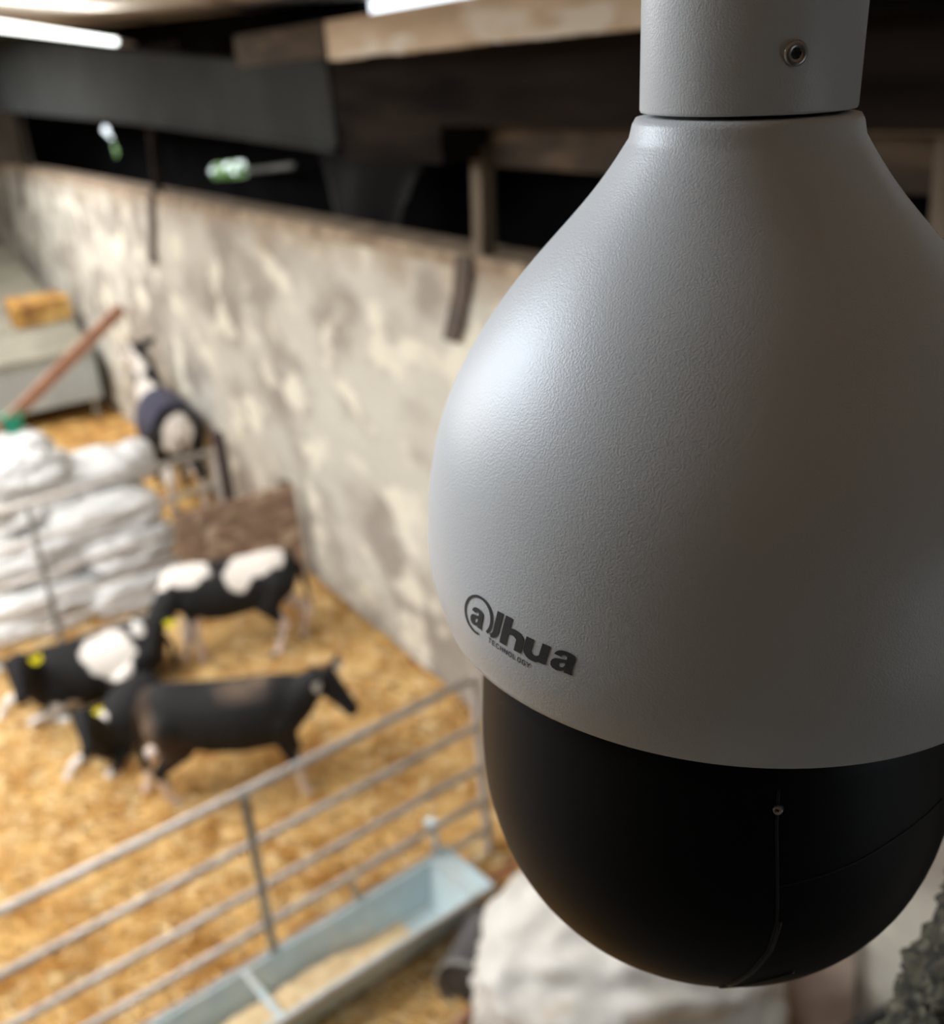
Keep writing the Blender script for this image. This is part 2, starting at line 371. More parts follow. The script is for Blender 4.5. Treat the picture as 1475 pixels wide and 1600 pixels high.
# meal lying in the trough
bm = BM(); nx, ny = 90, 14; g = []
for i in range(nx+1):
    x = -.42-2.4*i/nx; row = []
    for j in range(ny+1):
        y = -.15+.30*j/ny
        e = min(1, i/16); edge = (1-abs(y/.15)**3)
        h = .078+.095*e*(.55+.45*edge)+.02*fbm((x*6, y*6, 0)) + .02*fbm((x*18, y*18, 2)) - (.0 if y < .05 else .05*(y-.05)/.1)
        hw = .12+.075*max(0, min(1, (h-.08)/.2)); row.append(bm.verts.new((x, max(-hw+.003, min(hw-.003, y)), max(h, .082))))
    g.append(row)
for a, b in zip(g, g[1:]):
    for k in range(ny): bm.faces.new((a[k], a[k+1], b[k+1], b[k]))
f = obj('feed_meal', bm, M['feed'], None, True); f.matrix_world = Matrix.Translation((2.22, 4.275, 0)) @ Matrix.Rotation(angA, 4, 'Z')
tag(f, 'pale yellow meal heaped along the bottom of the blue trough', 'feed', kind='stuff')

# ------------------------------------------------------------------ calves
WHITE = (.74, .70, .66); BLACK = (.011, .011, .012); BROWN = (.035, .022, .016); DIRTY = (.12, .085, .062); PINKW = (.72, .61, .56)
def ell_ring(bm, c, fw, hy, hz, seg=20, upv=Vector((0, 0, 1))):
    fw = Vector(fw).normalized(); s = upv.cross(fw).normalized(); u = fw.cross(s)
    return [bm.verts.new(Vector(c)+s*math.cos(t)*hy+u*math.sin(t)*hz) for t in (2*PI*k/seg for k in range(seg))]
def loft(bm, rings):
    for a, b in zip(rings, rings[1:]):
        n = len(a)
        for k in range(n): bm.faces.new((a[k], a[(k+1) % n], b[(k+1) % n], b[k]))
    bm.faces.new(rings[0][::-1]); bm.faces.new(rings[-1])
def ellipsoid(bm, c, r, rot=None):
    mt = Matrix.Translation(c) @ (rot or Matrix()) @ Matrix.Diagonal((*r, 1))
    bmesh.ops.create_uvsphere(bm, u_segments=16, v_segments=10, radius=1, matrix=mt)

STAND = dict(dz=0, trunk=[(-.60, .82, .09, .08), (-.55, .77, .19, .15), (-.40, .735, .245, .205), (-.18, .70, .255, .225), (.08, .685, .27, .23), (.30, .70, .265, .195), (.46, .745, .215, .145), (.55, .78, .13, .10)],
    neck0=(.44, 0, .80),
    legs=[[(.36, .10, .66), (.35, .12, .50), (.38, .12, .30), (.37, .12, .10), (.39, .12, .025)], [(.36, -.10, .66), (.35, -.12, .50), (.40, -.12, .30), (.42, -.12, .10), (.45, -.12, .025)],
          [(-.42, .09, .72), (-.34, .13, .50), (-.50, .13, .33), (-.46, .13, .10), (-.42, .13, .025)], [(-.42, -.09, .72), (-.38, -.13, .50), (-.56, -.13, .33), (-.54, -.13, .10), (-.50, -.13, .025)]])
LYING = dict(dz=-.40, trunk=[(-.60, .36, .09, .10), (-.54, .32, .19, .19), (-.38, .30, .25, .27), (-.15, .285, .27, .29), (.10, .285, .28, .28), (.30, .30, .28, .23), (.46, .34, .23, .17), (.56, .39, .13, .10)],
    neck0=(.44, 0, .42),
    legs=[[(.34, .14, .26), (.30, .20, .16), (.56, .20, .10), (.36, .23, .05), (.30, .24, .035)], [(.36, -.12, .24), (.40, -.17, .14), (.66, -.15, .16), (.74, -.15, .06), (.78, -.15, .03)],
          [(-.38, .14, .30), (-.12, .30, .24), (-.46, .36, .08), (-.20, .40, .05), (-.12, .40, .04)], [(-.40, -.12, .28), (-.16, -.26, .16), (-.44, -.28, .07), (-.22, -.30, .04), (-.14, -.30, .04)]])
def calf(label, loc, heading, scale, pose, poll, muzzle, patches, tags, leg_shift=None, flat=1, tail=True):
    t = empty('calf', loc, label, 'calf', heading); t.scale = (scale, scale, scale*flat)
    bm = BM()
    T = pose['trunk']
    loft(bm, [ell_ring(bm, (x, 0, z), (1, 0, 0), hw, hh) for x, z, hh, hw in T])
    P = Vector(poll); Q = Vector(muzzle); N0 = Vector(pose['neck0'])
    mid = (N0*.45+P*.55)+Vector((0, 0, -.03))
    tube(bm, [N0+Vector((-.12, 0, -.10)), N0+Vector((0.02, 0, -.03)), mid, P+Vector((0, 0, -.03))], [.19, .165, .115, .095], 16)
    hd = (Q-P).normalized(); hs = Vector((0, 0, 1)).cross(hd).normalized(); hu = hd.cross(hs)
    Ln = (Q-P).length
    prof = [(-.05, .0, .06, .06), (0, .0, .085, .088), (.22, -.012, .088, .095), (.45, -.012, .072, .085), (.70, -.01, .054, .066), (.90, -.012, .052, .058), (1.0, -.014, .046, .048), (1.04, -.016, .028, .028)]
    loft(bm, [ell_ring(bm, P+hd*(a*Ln)+hu*dz, hd, hy, hz, 16, hu) for a, dz, hy, hz in prof])
    ears = []
    for s in (1, -1):
        e0 = P+hd*.02+hs*s*.07+hu*.035; ed = (hs*s-hd*.25+hu*.05).normalized(); e1 = e0+ed*.15
        rot = Matrix((ed, hd.cross(ed).cross(ed).normalized()*-1, ed.cross(hd).normalized())).transposed()
        up2 = (hu - ed*hu.dot(ed)).normalized(); th = ed.cross(up2)
        rot = Matrix((ed, up2, th)).transposed().to_4x4()
        ellipsoid(bm, (e0+e1)/2, (.085, .048, .018), rot); ears.append((e0+e1*1.0)/2)
        tube(bm, [P+hs*s*.04, e0+ed*.03], [.035, .024], 8)
    R = [[.105, .062, .046, .031, .04], [.105, .062, .046, .031, .04], [.165, .105, .048, .033, .042], [.165, .105, .048, .033, .042]]
    for i, lg in enumerate(pose['legs']):
        pts = [Vector(q) for q in lg]
        if leg_shift:
            for k in range(1, 5): pts[k] = pts[k]+Vector((leg_shift[i][0], leg_shift[i][1], 0))*(k/4)
        tube(bm, pts, R[i], 12)
        pts and ellipsoid(bm, pts[0], (R[i][0],)*3); ellipsoid(bm, pts[2], (R[i][2]*1.05,)*3)
    x0, z0 = T[0][0], T[0][1]
    if tail: tube(bm, [(x0+.05, 0, z0+.06), (x0-.03, 0, z0-.02), (x0-.06, .01, z0*.55+.05), (x0-.05, .02, max(.06, z0*.55-.15))], [.028, .024, .022, .035], 8)
    me = bpy.data.meshes.new('tmp'); bm.to_mesh(me); bm.free()
    to = bpy.data.objects.new('tmp', me); COL.objects.link(to)
    r = to.modifiers.new('r', 'REMESH'); r.mode = 'VOXEL'; r.voxel_size = .013
    s = to.modifiers.new('s', 'SMOOTH'); s.iterations = 5; s.factor = .5
    dg = bpy.context.evaluated_depsgraph_get(); body = bpy.data.meshes.new_from_object(to.evaluated_get(dg))
    bpy.data.objects.remove(to); bpy.data.meshes.remove(me)
    body.name = 'body'
    at = body.attributes.new('coat', 'FLOAT_COLOR', 'POINT')
    cols = []
    for v in body.vertices:
        p = v.co; c = BLACK
        for q in patches:
            ctr, rad, colr = q[0], q[1], q[2]
            d = Vector(((p.x-ctr[0])/rad[0], (p.y-ctr[1])/rad[1], (p.z-ctr[2])/rad[2])).length + .34*fbm((p.x*5, p.y*5, p.z*5+ctr[0]*9), 4)
            if d < 1:
                k = min(1, (1-d)/(q[3] if len(q) > 3 else .10)); c = tuple(a*(1-k)+b*k for a, b in zip(c, colr))
        cols += [*c, 1]
    at.data.foreach_set('color', cols)
    bo = link_mesh('body', body, M['coat'], t, True)
    for s, key in ((0, 'l'), (1, 'r')):
        if key in tags:
            c = ears[s]+hd*.028
            bm = BM(); nrm = (hd*.55+hu*.7).normalized(); x, y = frame_of(nrm)
            rot = Matrix((x, y, nrm)).transposed().to_4x4()
            bmesh.ops.create_cone(bm, cap_ends=True, segments=20, radius1=.047, radius2=.047, depth=.006, matrix=Matrix.Translation(c) @ rot)
            o = obj('ear_tag', bm, M[tags[key]], t); o['label'] = 'yellow ear tag' if tags[key] == 'yellow' else 'white ear tag'
    return t
legs_w = lambda z=.33, zz=None: [((x, 0, .0), (.16, .4, z), PINKW) for x in (.40, -.47)]
# the calf standing broadside in front
calf('black calf standing broadside in the straw with dusty brown rump and pale shins', (1.52, 6.03, 0), math.radians(-28), .93, STAND,
     (.67, -.06, .98), (.88, -.16, .72),
     [((-.58, 0, .75), (.16, .3, .30), BROWN), ((-.52, -.2, .72), (.13, .2, .20), DIRTY, .8), ((.10, -.08, .93), (.22, .14, .12), DIRTY, .9), ((.24, -.02, .97), (.10, .1, .06), DIRTY, .6), ((-.35, -.15, .52), (.12, .2, .2), BROWN),
      ((-.50, .14, .0), (.17, .12, .46), PINKW), ((-.50, -.14, .0), (.22, .14, .30), PINKW), ((-.72, .16, .0), (.24, .15, .62), PINKW), ((.42, -.12, 0), (.16, .1, .30), PINKW), ((.38, .12, 0), (.13, .1, .30), PINKW)],
     {'r': 'whitetag', 'l': 'whitetag'}, [(.0, 0), (.02, .06), (-.32, .03), (.04, .10)])
calf('black calf with white back patch standing by the wooden panel, head lowered', (2.17, 7.86, 0), math.radians(160), .92, STAND,
     (.62, .30, .64), (.70, .50, .41),
     [((-.28, .02, .92), (.26, .22, .15), WHITE), ((-.10, .16, .86), (.12, .12, .12), WHITE), ((.38, .05, .92), (.22, .22, .13), WHITE), ((.52, .0, .84), (.12, .14, .10), WHITE), ((-.52, 0, .0), (.30, .4, .58), PINKW), ((.40, 0, 0), (.25, .4, .50), PINKW)],
     {'l': 'yellow', 'r': 'whitetag'}, [(-.06, -.06), (.06, .10), (.15, .05), (-.06, 0)])
calf('black calf lying at the left picture edge with white patch on its flank', (1.03, 7.97, 0), math.radians(181), .95, LYING,
     (.56, .25, .68), (.62, .50, .46),
     [((-.12, .2, .44), (.20, .25, .22), WHITE), ((-.42, .1, .56), (.10, .12, .06), WHITE), ((.66, -.14, .06), (.22, .14, .2), WHITE), ((.36, .22, .05), (.3, .1, .13), WHITE), ((-.2, .4, .02), (.3, .1, .10), WHITE)],
     {'l': 'yellow', 'r': 'whitetag'})
calf('black calf lying behind the standing broadside calf, head turned, white poll, yellow ear tag', (1.06, 7.22, 0), math.radians(230), .74, LYING,
     (.69, .02, .86), (1.00, .19, .62),
     [((.44, -.06, .60), (.17, .17, .17), WHITE), ((.72, -.30, .06), (.30, .24, .28), WHITE), ((.60, .06, .03), (.3, .18, .14), WHITE)],
     {'l': 'yellow', 'r': 'whitetag'}, [(.25, -.10), (-.06, -.18), (0, 0), (0, 0)], flat=.9)
hf = calf('black and white calf in a blue jacket standing by the wall behind the back gate', (2.92, 11.9, 0), math.radians(84), 1.25, STAND,
     (.80, .02, 1.24), (1.02, .14, 1.08),
     [((.62, .20, .95), (.50, .22, .55), WHITE), ((.95, .1, 1.1), (.2, .12, .16), WHITE), ((.60, .16, 1.02), (.10, .14, .09), BLACK, .3), ((-.62, .0, .72), (.12, .13, .30), WHITE), ((-.66, .02, .60), (.10, .05, .16), BLACK), ((-.5, 0, 0), (.2, .3, .45), WHITE)], {})
bm = BM(); rings = []
for x, z, hh, hw in [(-.50, .75, .235, .195), (-.40, .735, .262, .222), (-.18, .70, .272, .242), (.08, .685, .287, .247), (.22, .69, .285, .23)]:
    rings.append([bm.verts.new((x, math.cos(a)*hw*1.04, z+math.sin(a)*hh*1.03+.012)) for a in (math.radians(-35+250*k/22) for k in range(23))])
for a, b in zip(rings, rings[1:]):
    for k in range(22): bm.faces.new((a[k], a[k+1], b[k+1], b[k]))
bmesh.ops.solidify(bm, geom=bm.faces[:], thickness=.012)
obj('calf_jacket', bm, M['jacket'], hf, True)['label'] = 'blue padded calf jacket'

# ------------------------------------------------------------------ sacks
def sack(label, c, r, rz, seed, name='plastic_sack', m='sack', group='white sacks heaped behind the back gate', cat='sack', flat=.5, amp=.30, fold=1.5):
    bm = BM(); bmesh.ops.create_icosphere(bm, subdivisions=5, radius=1)
    for v in bm.verts:
        d = v.co.normalized(); k = (abs(d.x)**3+abs(d.y)**3+abs(d.z)**3)**(-1/3)
        p = Vector((d.x*r[0], d.y*r[1], d.z*r[2]))*k
        q = Vector((p.x*.55, p.y, p.z*1.5))*fold/ max(.3, max(r))+Vector((seed*3.1, seed, 0))
        f = noise.ridged_multi_fractal(q*1.1, .9, 2.1, 4, 1.0, 2.0)-1.0
        g = fbm(q*1.6, 3)
        p += d*(amp*f*.45+amp*g*.6)*min(r)*1.4
        p += d*.012*fbm(q*6, 3)
        if p.z < -r[2]*.8: p.z = -r[2]*.8
        v.co = p
    o = obj(name, bm, M[m], None, True); o.location = (c[0], c[1], c[2]+.8*r[2]); o.rotation_euler = (0, 0, rz)
    return tag(o, label, cat, group)
sack('large white sack on top of the heap at the left edge of the picture', (1.00, 10.0, .86), (.50, .40, .40), .2, 1)
sack('flat white sack draped over the middle of the heap', (1.62, 9.80, .66), (.56, .36, .20), -.1, 2)
sack('white sack bulging at the bottom right of the heap beside the brown panel', (1.76, 9.50, -.02), (.46, .30, .20), .1, 3)
sack('white sack lying at the bottom left of the heap behind the gate strut', (.92, 9.60, -.02), (.58, .36, .24), .1, 4)
sack('white sack squashed under the top one at mid height on the left', (.95, 9.82, .42), (.58, .42, .26), .1, 5)
sack('white sack on the right side of the heap, above the bottom sack', (1.80, 9.66, .34), (.42, .32, .20), .1, 6)
sack('small round knotted white sack sitting at the right top of the heap', (2.09, 9.95, 1.02), (.16, .16, .20), .5, 7, amp=.08)
sack('creased white sack across the top of the heap between large sack and round one', (1.62, 10.0, 1.00), (.48, .28, .19), -.15, 8)
sack('big crumpled white bulk bag on the ground under the black dome', (2.40, 3.14, -.02), (.68, .50, .42), -.55, 11, 'bulk_bag', 'bulk', None, 'bag', amp=.20, fold=2.4)

# ------------------------------------------------------------------ panel, post
t = empty('plank_panel', (2.63, 8.86, 0), 'weathered brown plank panel standing behind the white backed calf', 'panel')
for k in range(6):
    bm = BM(); n = 16; z0 = .02+k*.16; z1 = z0+.148; rs = []
    for i in range(n+1):
        x = -.56+1.12*i/n; w_ = .008*fbm((x*5, k*3, 0)); rs.append([bm.verts.new(q) for q in ((x, -.03+w_, z0), (x, .02, z0), (x, .02, z1+w_), (x, -.03+w_, z1+w_))])
    for a, b in zip(rs, rs[1:]):
        for q in range(4): bm.faces.new((a[q], a[(q+1) % 4], b[(q+1) % 4], b[q]))
    bm.faces.new(rs[0]); bm.faces.new(rs[-1][::-1]); obj('plank', bm, M['board'], t)
for x in (-.5, .5):
    bm = BM(); box(bm, (x-.045, .022, -.02), (x+.045, .09, .99), .006); obj('batten', bm, M['timber_brown'], t)
bm = BM(); box(bm, (2.66, 9.24, -.05), (2.76, 9.33, 1.47), .008); tag(obj('fence_post', bm, mat('postbrown', (.06, .04, .042), .9)), 'short dark brown wooden post beside the wall at the back gate end', 'post')

# ------------------------------------------------------------------ far bin, bales, pole
t = empty('feed_bin', (1.6, 16, 0), 'grey metal feed bin with sloping corrugated lid by the far wall', 'bin')
bm = BM()
for (y, h) in ((0, 1.0),): box(bm, (-1.5, 0, .27), (1.50, .05, 1.0), .01); box(bm, (-1.5, .05, .27), (-1.45, 5.6, 1.0)); box(bm, (1.45, .05, .27), (1.5, 5.6, 1.0)); box(bm, (-1.5, 5.6, .27), (1.5, 5.65, 1.8)); box(bm, (-1.45, .05, .27), (1.45, 5.6, .33))
for x in (-.7, .1, .9): box(bm, (x, -.012, .30), (x+.03, .0, .98))
obj('bin_body', bm, M['bin'], t)
bm = BM(); n = 150; r0 = []
for i in range(n+1):
    y = -.08+6.0*i/n; z = 1.03+.15*y+.028*math.sin(i*2*PI/7.5); r0.append([bm.verts.new((x, y, z)) for x in (-1.55, 1.52)])
for a, b in zip(r0, r0[1:]): bm.faces.new((a[0], a[1], b[1], b[0]))
bmesh.ops.solidify(bm, geom=bm.faces[:], thickness=-.012)
obj('corrugated_lid', bm, M['corrug'], t)
for x in (-1.4, 1.35):
    for y in (.1, 5.4):
        bm = BM(); box(bm, (x, y, -.02), (x+.08, y+.08, .28)); obj('leg', bm, M['galv_dark'], t)
def bale(label, loc, rz, tilt):
    t = empty('straw_bale', loc, label, 'straw bale', rz, 'straw bales on the bin lid'); t.rotation_euler = (tilt, 0, rz)
    bm = BM(); box(bm, (-.42, -.22, 0), (.42, .22, .36), .03); bmesh.ops.subdivide_edges(bm, edges=bm.edges[:], cuts=5, use_grid_fill=True)
    for v in bm.verts: v.co += Vector(v.co.normalized())*.035*fbm(v.co*9, 3)
    obj('bale_body', bm, M['straw'], t, True)
    for x in (-.18, .18):
        bm = BM(); tube(bm, [(x, -.235, -.0), (x, -.24, .36), (x, -.2, .385), (x, .2, .385), (x, .24, .36), (x, .235, 0)], .006, 6); obj('twine', bm, M['rust'], t)
bale('straw bale lying on the low end of the corrugated bin lid', (2.72, 17.4, 1.26), .1, math.atan(.15))
bale('straw bale high on the corrugated lid, cut by the left picture edge', (2.15, 21.0, 1.80), .1, math.atan(.15))
bm = BM(); a = Vector((3.24, 14.35, 1.79)); b = Vector((.42, 13.95, .0)); x, y = frame_of(b-a)
hexa(bm, [a-x*.04-y*.07, a+x*.04-y*.07, a+x*.04+y*.07, a-x*.04+y*.07, b-x*.04-y*.07, b+x*.04-y*.07, b+x*.04+y*.07, b-x*.04+y*.07])
tag(obj('wooden_rail', bm, M['rust']), 'reddish brown wooden rail leaning diagonally against the far wall', 'rail')
t = empty('water_tank', (1.42, 13.9, 0), 'low grey tank behind the white sacks below the leaning rail', 'tank')
bm = BM(); box(bm, (-.5, -.4, -.02), (.36, .4, .50), .05); obj('tank_body', bm, M['galv_dark'], t)
bm = BM(); box(bm, (-.53, -.43, .47), (.39, .43, .53), .02); obj('tank_lid', bm, M['galv_dark'], t)
t = empty('bucket', (1.60, 14.08, .53), 'green plastic bucket on the grey tank at the left picture edge', 'bucket')
bm = BM(); lathe(bm, [(0, 0), (.10, 0), (.105, .02), (.14, .26), (.15, .26), (.15, .275), (.135, .275), (.10, .03), (0, .03)], 28); obj('bucket_body', bm, M['teal'], t, True)
bm = BM(); tube(bm, [(-.145, 0, .26), (-.11, -.05, .32), (0, -.08, .36), (.11, -.05, .32), (.145, 0, .26)], .006, 6); obj('bucket_handle', bm, M['galv'], t, True)

# ------------------------------------------------------------------ corner by the trough
t = empty('plastic_drum', (1.98, 3.80, 0), 'dark grey ribbed plastic drum lying beside the end of the blue trough', 'drum')
ax = Vector((.80, .60, 0)).normalized(); q = ax.to_track_quat('Z', 'Y').to_matrix().to_4x4()
bm = BM(); pr = [(0, -.2), (.10, -.2), (.145, -.19)]
for k in range(13):
    z = -.18+.36*k/12; pr += [(.148+(.006 if k % 2 else 0), z)]
pr += [(.145, .19), (.13, .2), (0, .2)]
lathe(bm, pr, 36); bm.transform(Matrix.Translation((0, 0, .15)) @ q); obj('drum_body', bm, M['rubber'], t, True)
bm = BM(); lathe(bm, [(.148, -.215), (.162, -.215), (.162, -.195), (.148, -.195), (.148, -.215)], 36); bm.transform(Matrix.Translation((0, 0, .15)) @ q); obj('drum_rim', bm, M['galv_dark'], t, True)
bm = BM(); tube(bm, [(1.30, 3.50, .02), (2.05, 3.62, .12)], .022, 10); tag(obj('wooden_pole', bm, M['rust'], None, True), 'reddish brown pole lying on the straw in front of the dark drum', 'pole')
bm = BM(); tube(bm, [(2.32, 4.33, .02), (2.62, 4.38, .05)], .03, 10); tag(obj('wooden_stake', bm, M['redpaint'], None, True), 'short red stake on the straw beyond the end of the trough', 'stake')
bm = BM(); hexa(bm, [(2.95, 2.72, -.05), (3.22, 2.47, -.05), (3.25, 2.50, -.05), (2.98, 2.75, -.05), (3.02, 2.79, .62), (3.27, 2.54, .62), (3.295, 2.565, .62), (3.05, 2.82, .62)])
tag(obj('wooden_board', bm, M['pink']), 'short pale pinkish board leaning on the wall foot beside the bulk bag', 'board')
t = empty('plastic_crate', (3.08, 2.10, 0), 'black plastic crate against the wall foot at the bottom right', 'crate', -.1)
bm = BM(); box(bm, (-.19, -.3, -.03), (.17, .2, .03)); 
for a, b in (((-.19, -.3, .03), (-.165, .2, .36)), ((.145, -.3, .03), (.17, .2, .36)), ((-.165, -.3, .03), (.145, -.275, .36)), ((-.165, .175, .03), (.145, .2, .36))): box(bm, a, b)
obj('crate_body', bm, M['blackbox'], t)
bm = BM()
for a, b in (((-.20, -.31, .34), (-.16, .21, .37)), ((.14, -.31, .34), (.18, .21, .37)), ((-.16, -.31, .34), (.14, -.27, .37)), ((-.16, .17, .34), (.14, .21, .37))): box(bm, a, b)
obj('crate_rim', bm, M['blackbox'], t)

# ------------------------------------------------------------------ posts, straps, boards of the loft gap
def post(label, a, b, wx, wy, m, name='loft_post', cat='post'):
    a = Vector(a); b = Vector(b); bm = BM(); o = [(-wx, -wy), (wx, -wy), (wx, wy), (-wx, wy)]
    hexa(bm, [a+Vector((p, q, 0)) for p, q in o]+[b+Vector((p, q, 0)) for p, q in o])
    bmesh.ops.bevel(bm, geom=bm.edges[:], offset=.006, segments=2, affect='EDGES'); 
    return tag(obj(name, bm, m), label, cat)
post('grey wooden post standing on the wall top left of the white camera', (3.37, 5.52, 3.335), (3.37, 5.46, 3.95), .05, .055, M['timber_grey'])
post('pale grey wooden post on the wall top right of the white camera', (3.40, 2.44, 3.335), (3.40, 2.44, 4.04), .055, .07, M['timber_grey'])
post('thin dark post in the gap above the far wall, right of the first bright opening', (3.36, 12.1, 3.335), (3.36, 11.9, 4.12), .035, .06, M['timber_dark'])
post('thin dark post in the gap at the far left end of the wall', (3.36, 19.4, 3.335), (3.36, 19.2, 4.26), .035, .08, M['timber_dark'])
def strap(label, pts, w):
    bm = BM()
    for a, b in zip(pts, pts[1:]):
        a = Vector(a); b = Vector(b); s = Vector((0, w, 0))
        hexa(bm, [a-s, a+s, a+s+Vector((.03, 0, 0)), a-s+Vector((.03, 0, 0)), b-s, b+s, b+s+Vector((.03, 0, 0)), b-s+Vector((.03, 0, 0))])
    return tag(obj('iron_strap', bm, M['iron']), label, 'strap')
strap('dark iron strap on the wall below the grey post by the camera', [(3.265, 5.60, 3.33), (3.265, 5.68, 3.08), (3.265, 5.85, 2.78)], .085)
strap('dark iron strap hanging down the wall under the thin dark post', [(3.265, 12.1, 3.34), (3.265, 12.35, 2.95), (3.265, 12.6, 2.55)], .07)
strap('narrow iron strap at the far left top of the wall', [(3.265, 19.7, 3.34), (3.265, 20.2, 2.65)], .08)
bm = BM(); box(bm, (3.38, 1.0, 3.83), (3.43, 5.52, 4.075), .006); tag(obj('wall_plate_board', bm, M['timber_brown']), 'dark brown board along the loft behind the neck of the white camera', 'board')
bm = BM(); box(bm, (3.10, 1.0, 4.06), (3.17, 3.0, 4.10), .004); tag(obj('timber_ledge', bm, M['timber_grey']), 'narrow timber ledge right of the camera neck under the dark beam', 'ledge')
bm = BM(); tube(bm, [(4.64, 12.95, 3.37), (4.2, 11.0, 3.52), (3.98, 9.75, 3.62)], .03, 10); tag(obj('metal_rod', bm, M['galv_dark'], None, True), 'thin grey rod in the dark gap beside the long bright opening', 'rod')
# black sheet hanging in the loft gap
bm = BM(); g = []
for i in range(25):
    u = i/24; row = []
    for j in range(13):
        v = j/12; y = 8.45-1.85*u+ .35*v*(u-.3)*1.2; z = 3.86-.75*v*(1-.55*u**3)+.03*fbm((u*6, v*4, 0)); x = 3.66+.05*math.sin(u*9+v*2)
        row.append(bm.verts.new((x, y, z)))
    g.append(row)
for a, b in zip(g, g[1:]):
    for k in range(12): bm.faces.new((a[k], a[k+1], b[k+1], b[k]))
bmesh.ops.solidify(bm, geom=bm.faces[:], thickness=.006)
tag(obj('plastic_sheet', bm, mat('sheet', (.016, .016, .018), .5, spec=.2), None, True), 'black plastic sheet draped in the gap above the wall', 'sheet')

# foliage outside the openings
def bush(label, c, r, n, seed):
    rs = random.Random(seed); t = empty('leafy_bush', (c[0], c[1], 0), label, 'bush', 0, 'bushes outside the barn')
    bm = BM()
    for i in range(n):
        d = Vector((rs.gauss(0, 1), rs.gauss(0, 1), rs.gauss(0, 1))).normalized()*r*rs.uniform(.5, 1)+Vector((0, 0, c[2]))
        s = rs.uniform(.05, .09); x, y = frame_of(Vector((rs.gauss(0, 1), rs.gauss(0, 1), rs.gauss(0, 1)+.1)))
        vs = [bm.verts.new(d+x*s*p+y*s*q*.6) for p, q in ((-1, 0), (0, -1), (1, 0), (0, 1))]; bm.faces.new(vs)
    obj('foliage', bm, M['leaf'], t)
    bm = BM(); tube(bm, [(0, 0, -.1), (0, 0, c[2])], [.06, .03], 8); obj('stem', bm, M['timber_brown'], t)
bush('leafy green bush seen through the small broken opening at the far left', (6.0, 25.4, 2.7), .9, 1200, 3)
bush('leafy green bush seen through the long broken opening', (6.1, 17.3, 2.6), .8, 1200, 4)

# strip light under the ceiling
A0 = Vector((.62, 4.95, 4.71)); A1 = Vector((2.30, 8.70, 4.71))
t = empty('strip_light', A0, 'long white strip light glowing under the ceiling', 'lamp')
bm = BM(); tube(bm, [(0, 0, 0), A1-A0], .024, 16); obj('light_tube', bm, M['tube'], t, True)
d = (A1-A0).normalized()
lamp = area('strip_light_glow', (A0+A1)/2+Vector((0, 0, .03)), (PI, 0, 0), .06, (A1-A0).length, 20, (.97, 1, .97))
lamp.rotation_euler = (PI, 0, az*-1+PI)
bm = BM(); tube(bm, [A1-A0, A1-A0+d*.25, A1-A0+d*.9], [.03, .022, .015], 10); obj('end_cap', bm, M['lampcap'], t, True)
bm = BM(); tube(bm, [(0, 0, .0), -d*.06], .042, 14); obj('end_cap', bm, M['lampcap'], t, True)
for k in (.04, .20):
    p = (A1-A0)*k; top = cz((A0+p).y)-A0.z; bm = BM(); tube(bm, [p+Vector((0, 0, .03)), p+Vector((0, 0, top))], .008, 6); obj('hanger', bm, M['lampcap'], t)

# ------------------------------------------------------------------ rough bark post close to the lens
ROUGH = [Vector((.62, .06, 4.62)), Vector((.455, .20, 4.08)), Vector((.40, .23, 3.85)), Vector((.15, .42, 0.0))]
bm = BM(); pts = []; n = 150
def lerp_path(u):
    zs = 4.62*(1-u)+0*u
    for a, b in zip(ROUGH, ROUGH[1:]):
        if b.z <= zs <= a.z: k = (a.z-zs)/(a.z-b.z); return a*(1-k)+b*k
    return ROUGH[-1]
us = list(np.linspace(.07, .16, 230))+list(np.linspace(.162, .22, 30))+list(np.linspace(.225, 1, 50)); rings = []
for u in us:
    p = lerp_path(u); seg = 180; ring = []
    for k in range(seg):
        a = 2*PI*k/seg; d = Vector((math.cos(a), math.sin(a), 0)); q = p+d*.06
        h = noise.ridged_multi_fractal(q*90, .8, 2.0, 3, 1.0, 2.0)-1
        ring.append(bm.verts.new(p+d*(.058+.004*h+.006*fbm(q*150, 4)+.006*fbm(q*14, 2))))
    rings.append(ring)
for a, b in zip(rings, rings[1:]):
    for k in range(len(a)): bm.faces.new((a[k], a[(k+1) % len(a)], b[(k+1) % len(a)], b[k]))
bm.faces.new(rings[0][::-1]); bm.faces.new(rings[-1])
tag(obj('bark_post', bm, M['bark'], None, True), 'rough grey bark covered post leaning close at the bottom right corner', 'post')

# ------------------------------------------------------------------ the security camera
AX = Vector((.2428, .2658, 4.057)); D = Vector((.0310, -.0294, .9991)).normalized()
E1 = Vector((.8601, -.5085, -.0416)); E1 = (E1-D*E1.dot(D)).normalized(); E2 = D.cross(E1)     # E1 points right, E2 away from the lens
sec = bpy.data.objects.new('security_camera', None); COL.objects.link(sec)
mm = Matrix((E1, E2, D)).transposed().to_4x4(); mm.translation = AX; sec.matrix_world = mm
tag(sec, 'white hanging dome security camera with black ball, large in front', 'security camera')
BODY_R = [0.0987, 0.1017, 0.1036, 0.104, 0.1039, 0.1038, 0.1034, 0.1027, 0.1019, 0.1008, 0.0994, 0.0974, 0.0948, 0.0915, 0.0876, 0.0835, 0.0791, 0.0743, 0.0687, 0.0624, 0.0559, 0.0494, 0.0435, 0.0386, 0.0352]
BODY_T = [0.1546, 0.1613, 0.168, 0.1747, 0.1813, 0.188, 0.1947, 0.2014, 0.2081, 0.2148, 0.2214, 0.2281, 0.2348, 0.2415, 0.2482, 0.2548, 0.2615, 0.2682, 0.2749, 0.2816, 0.2883, 0.2949, 0.3016, 0.3083, 0.315]
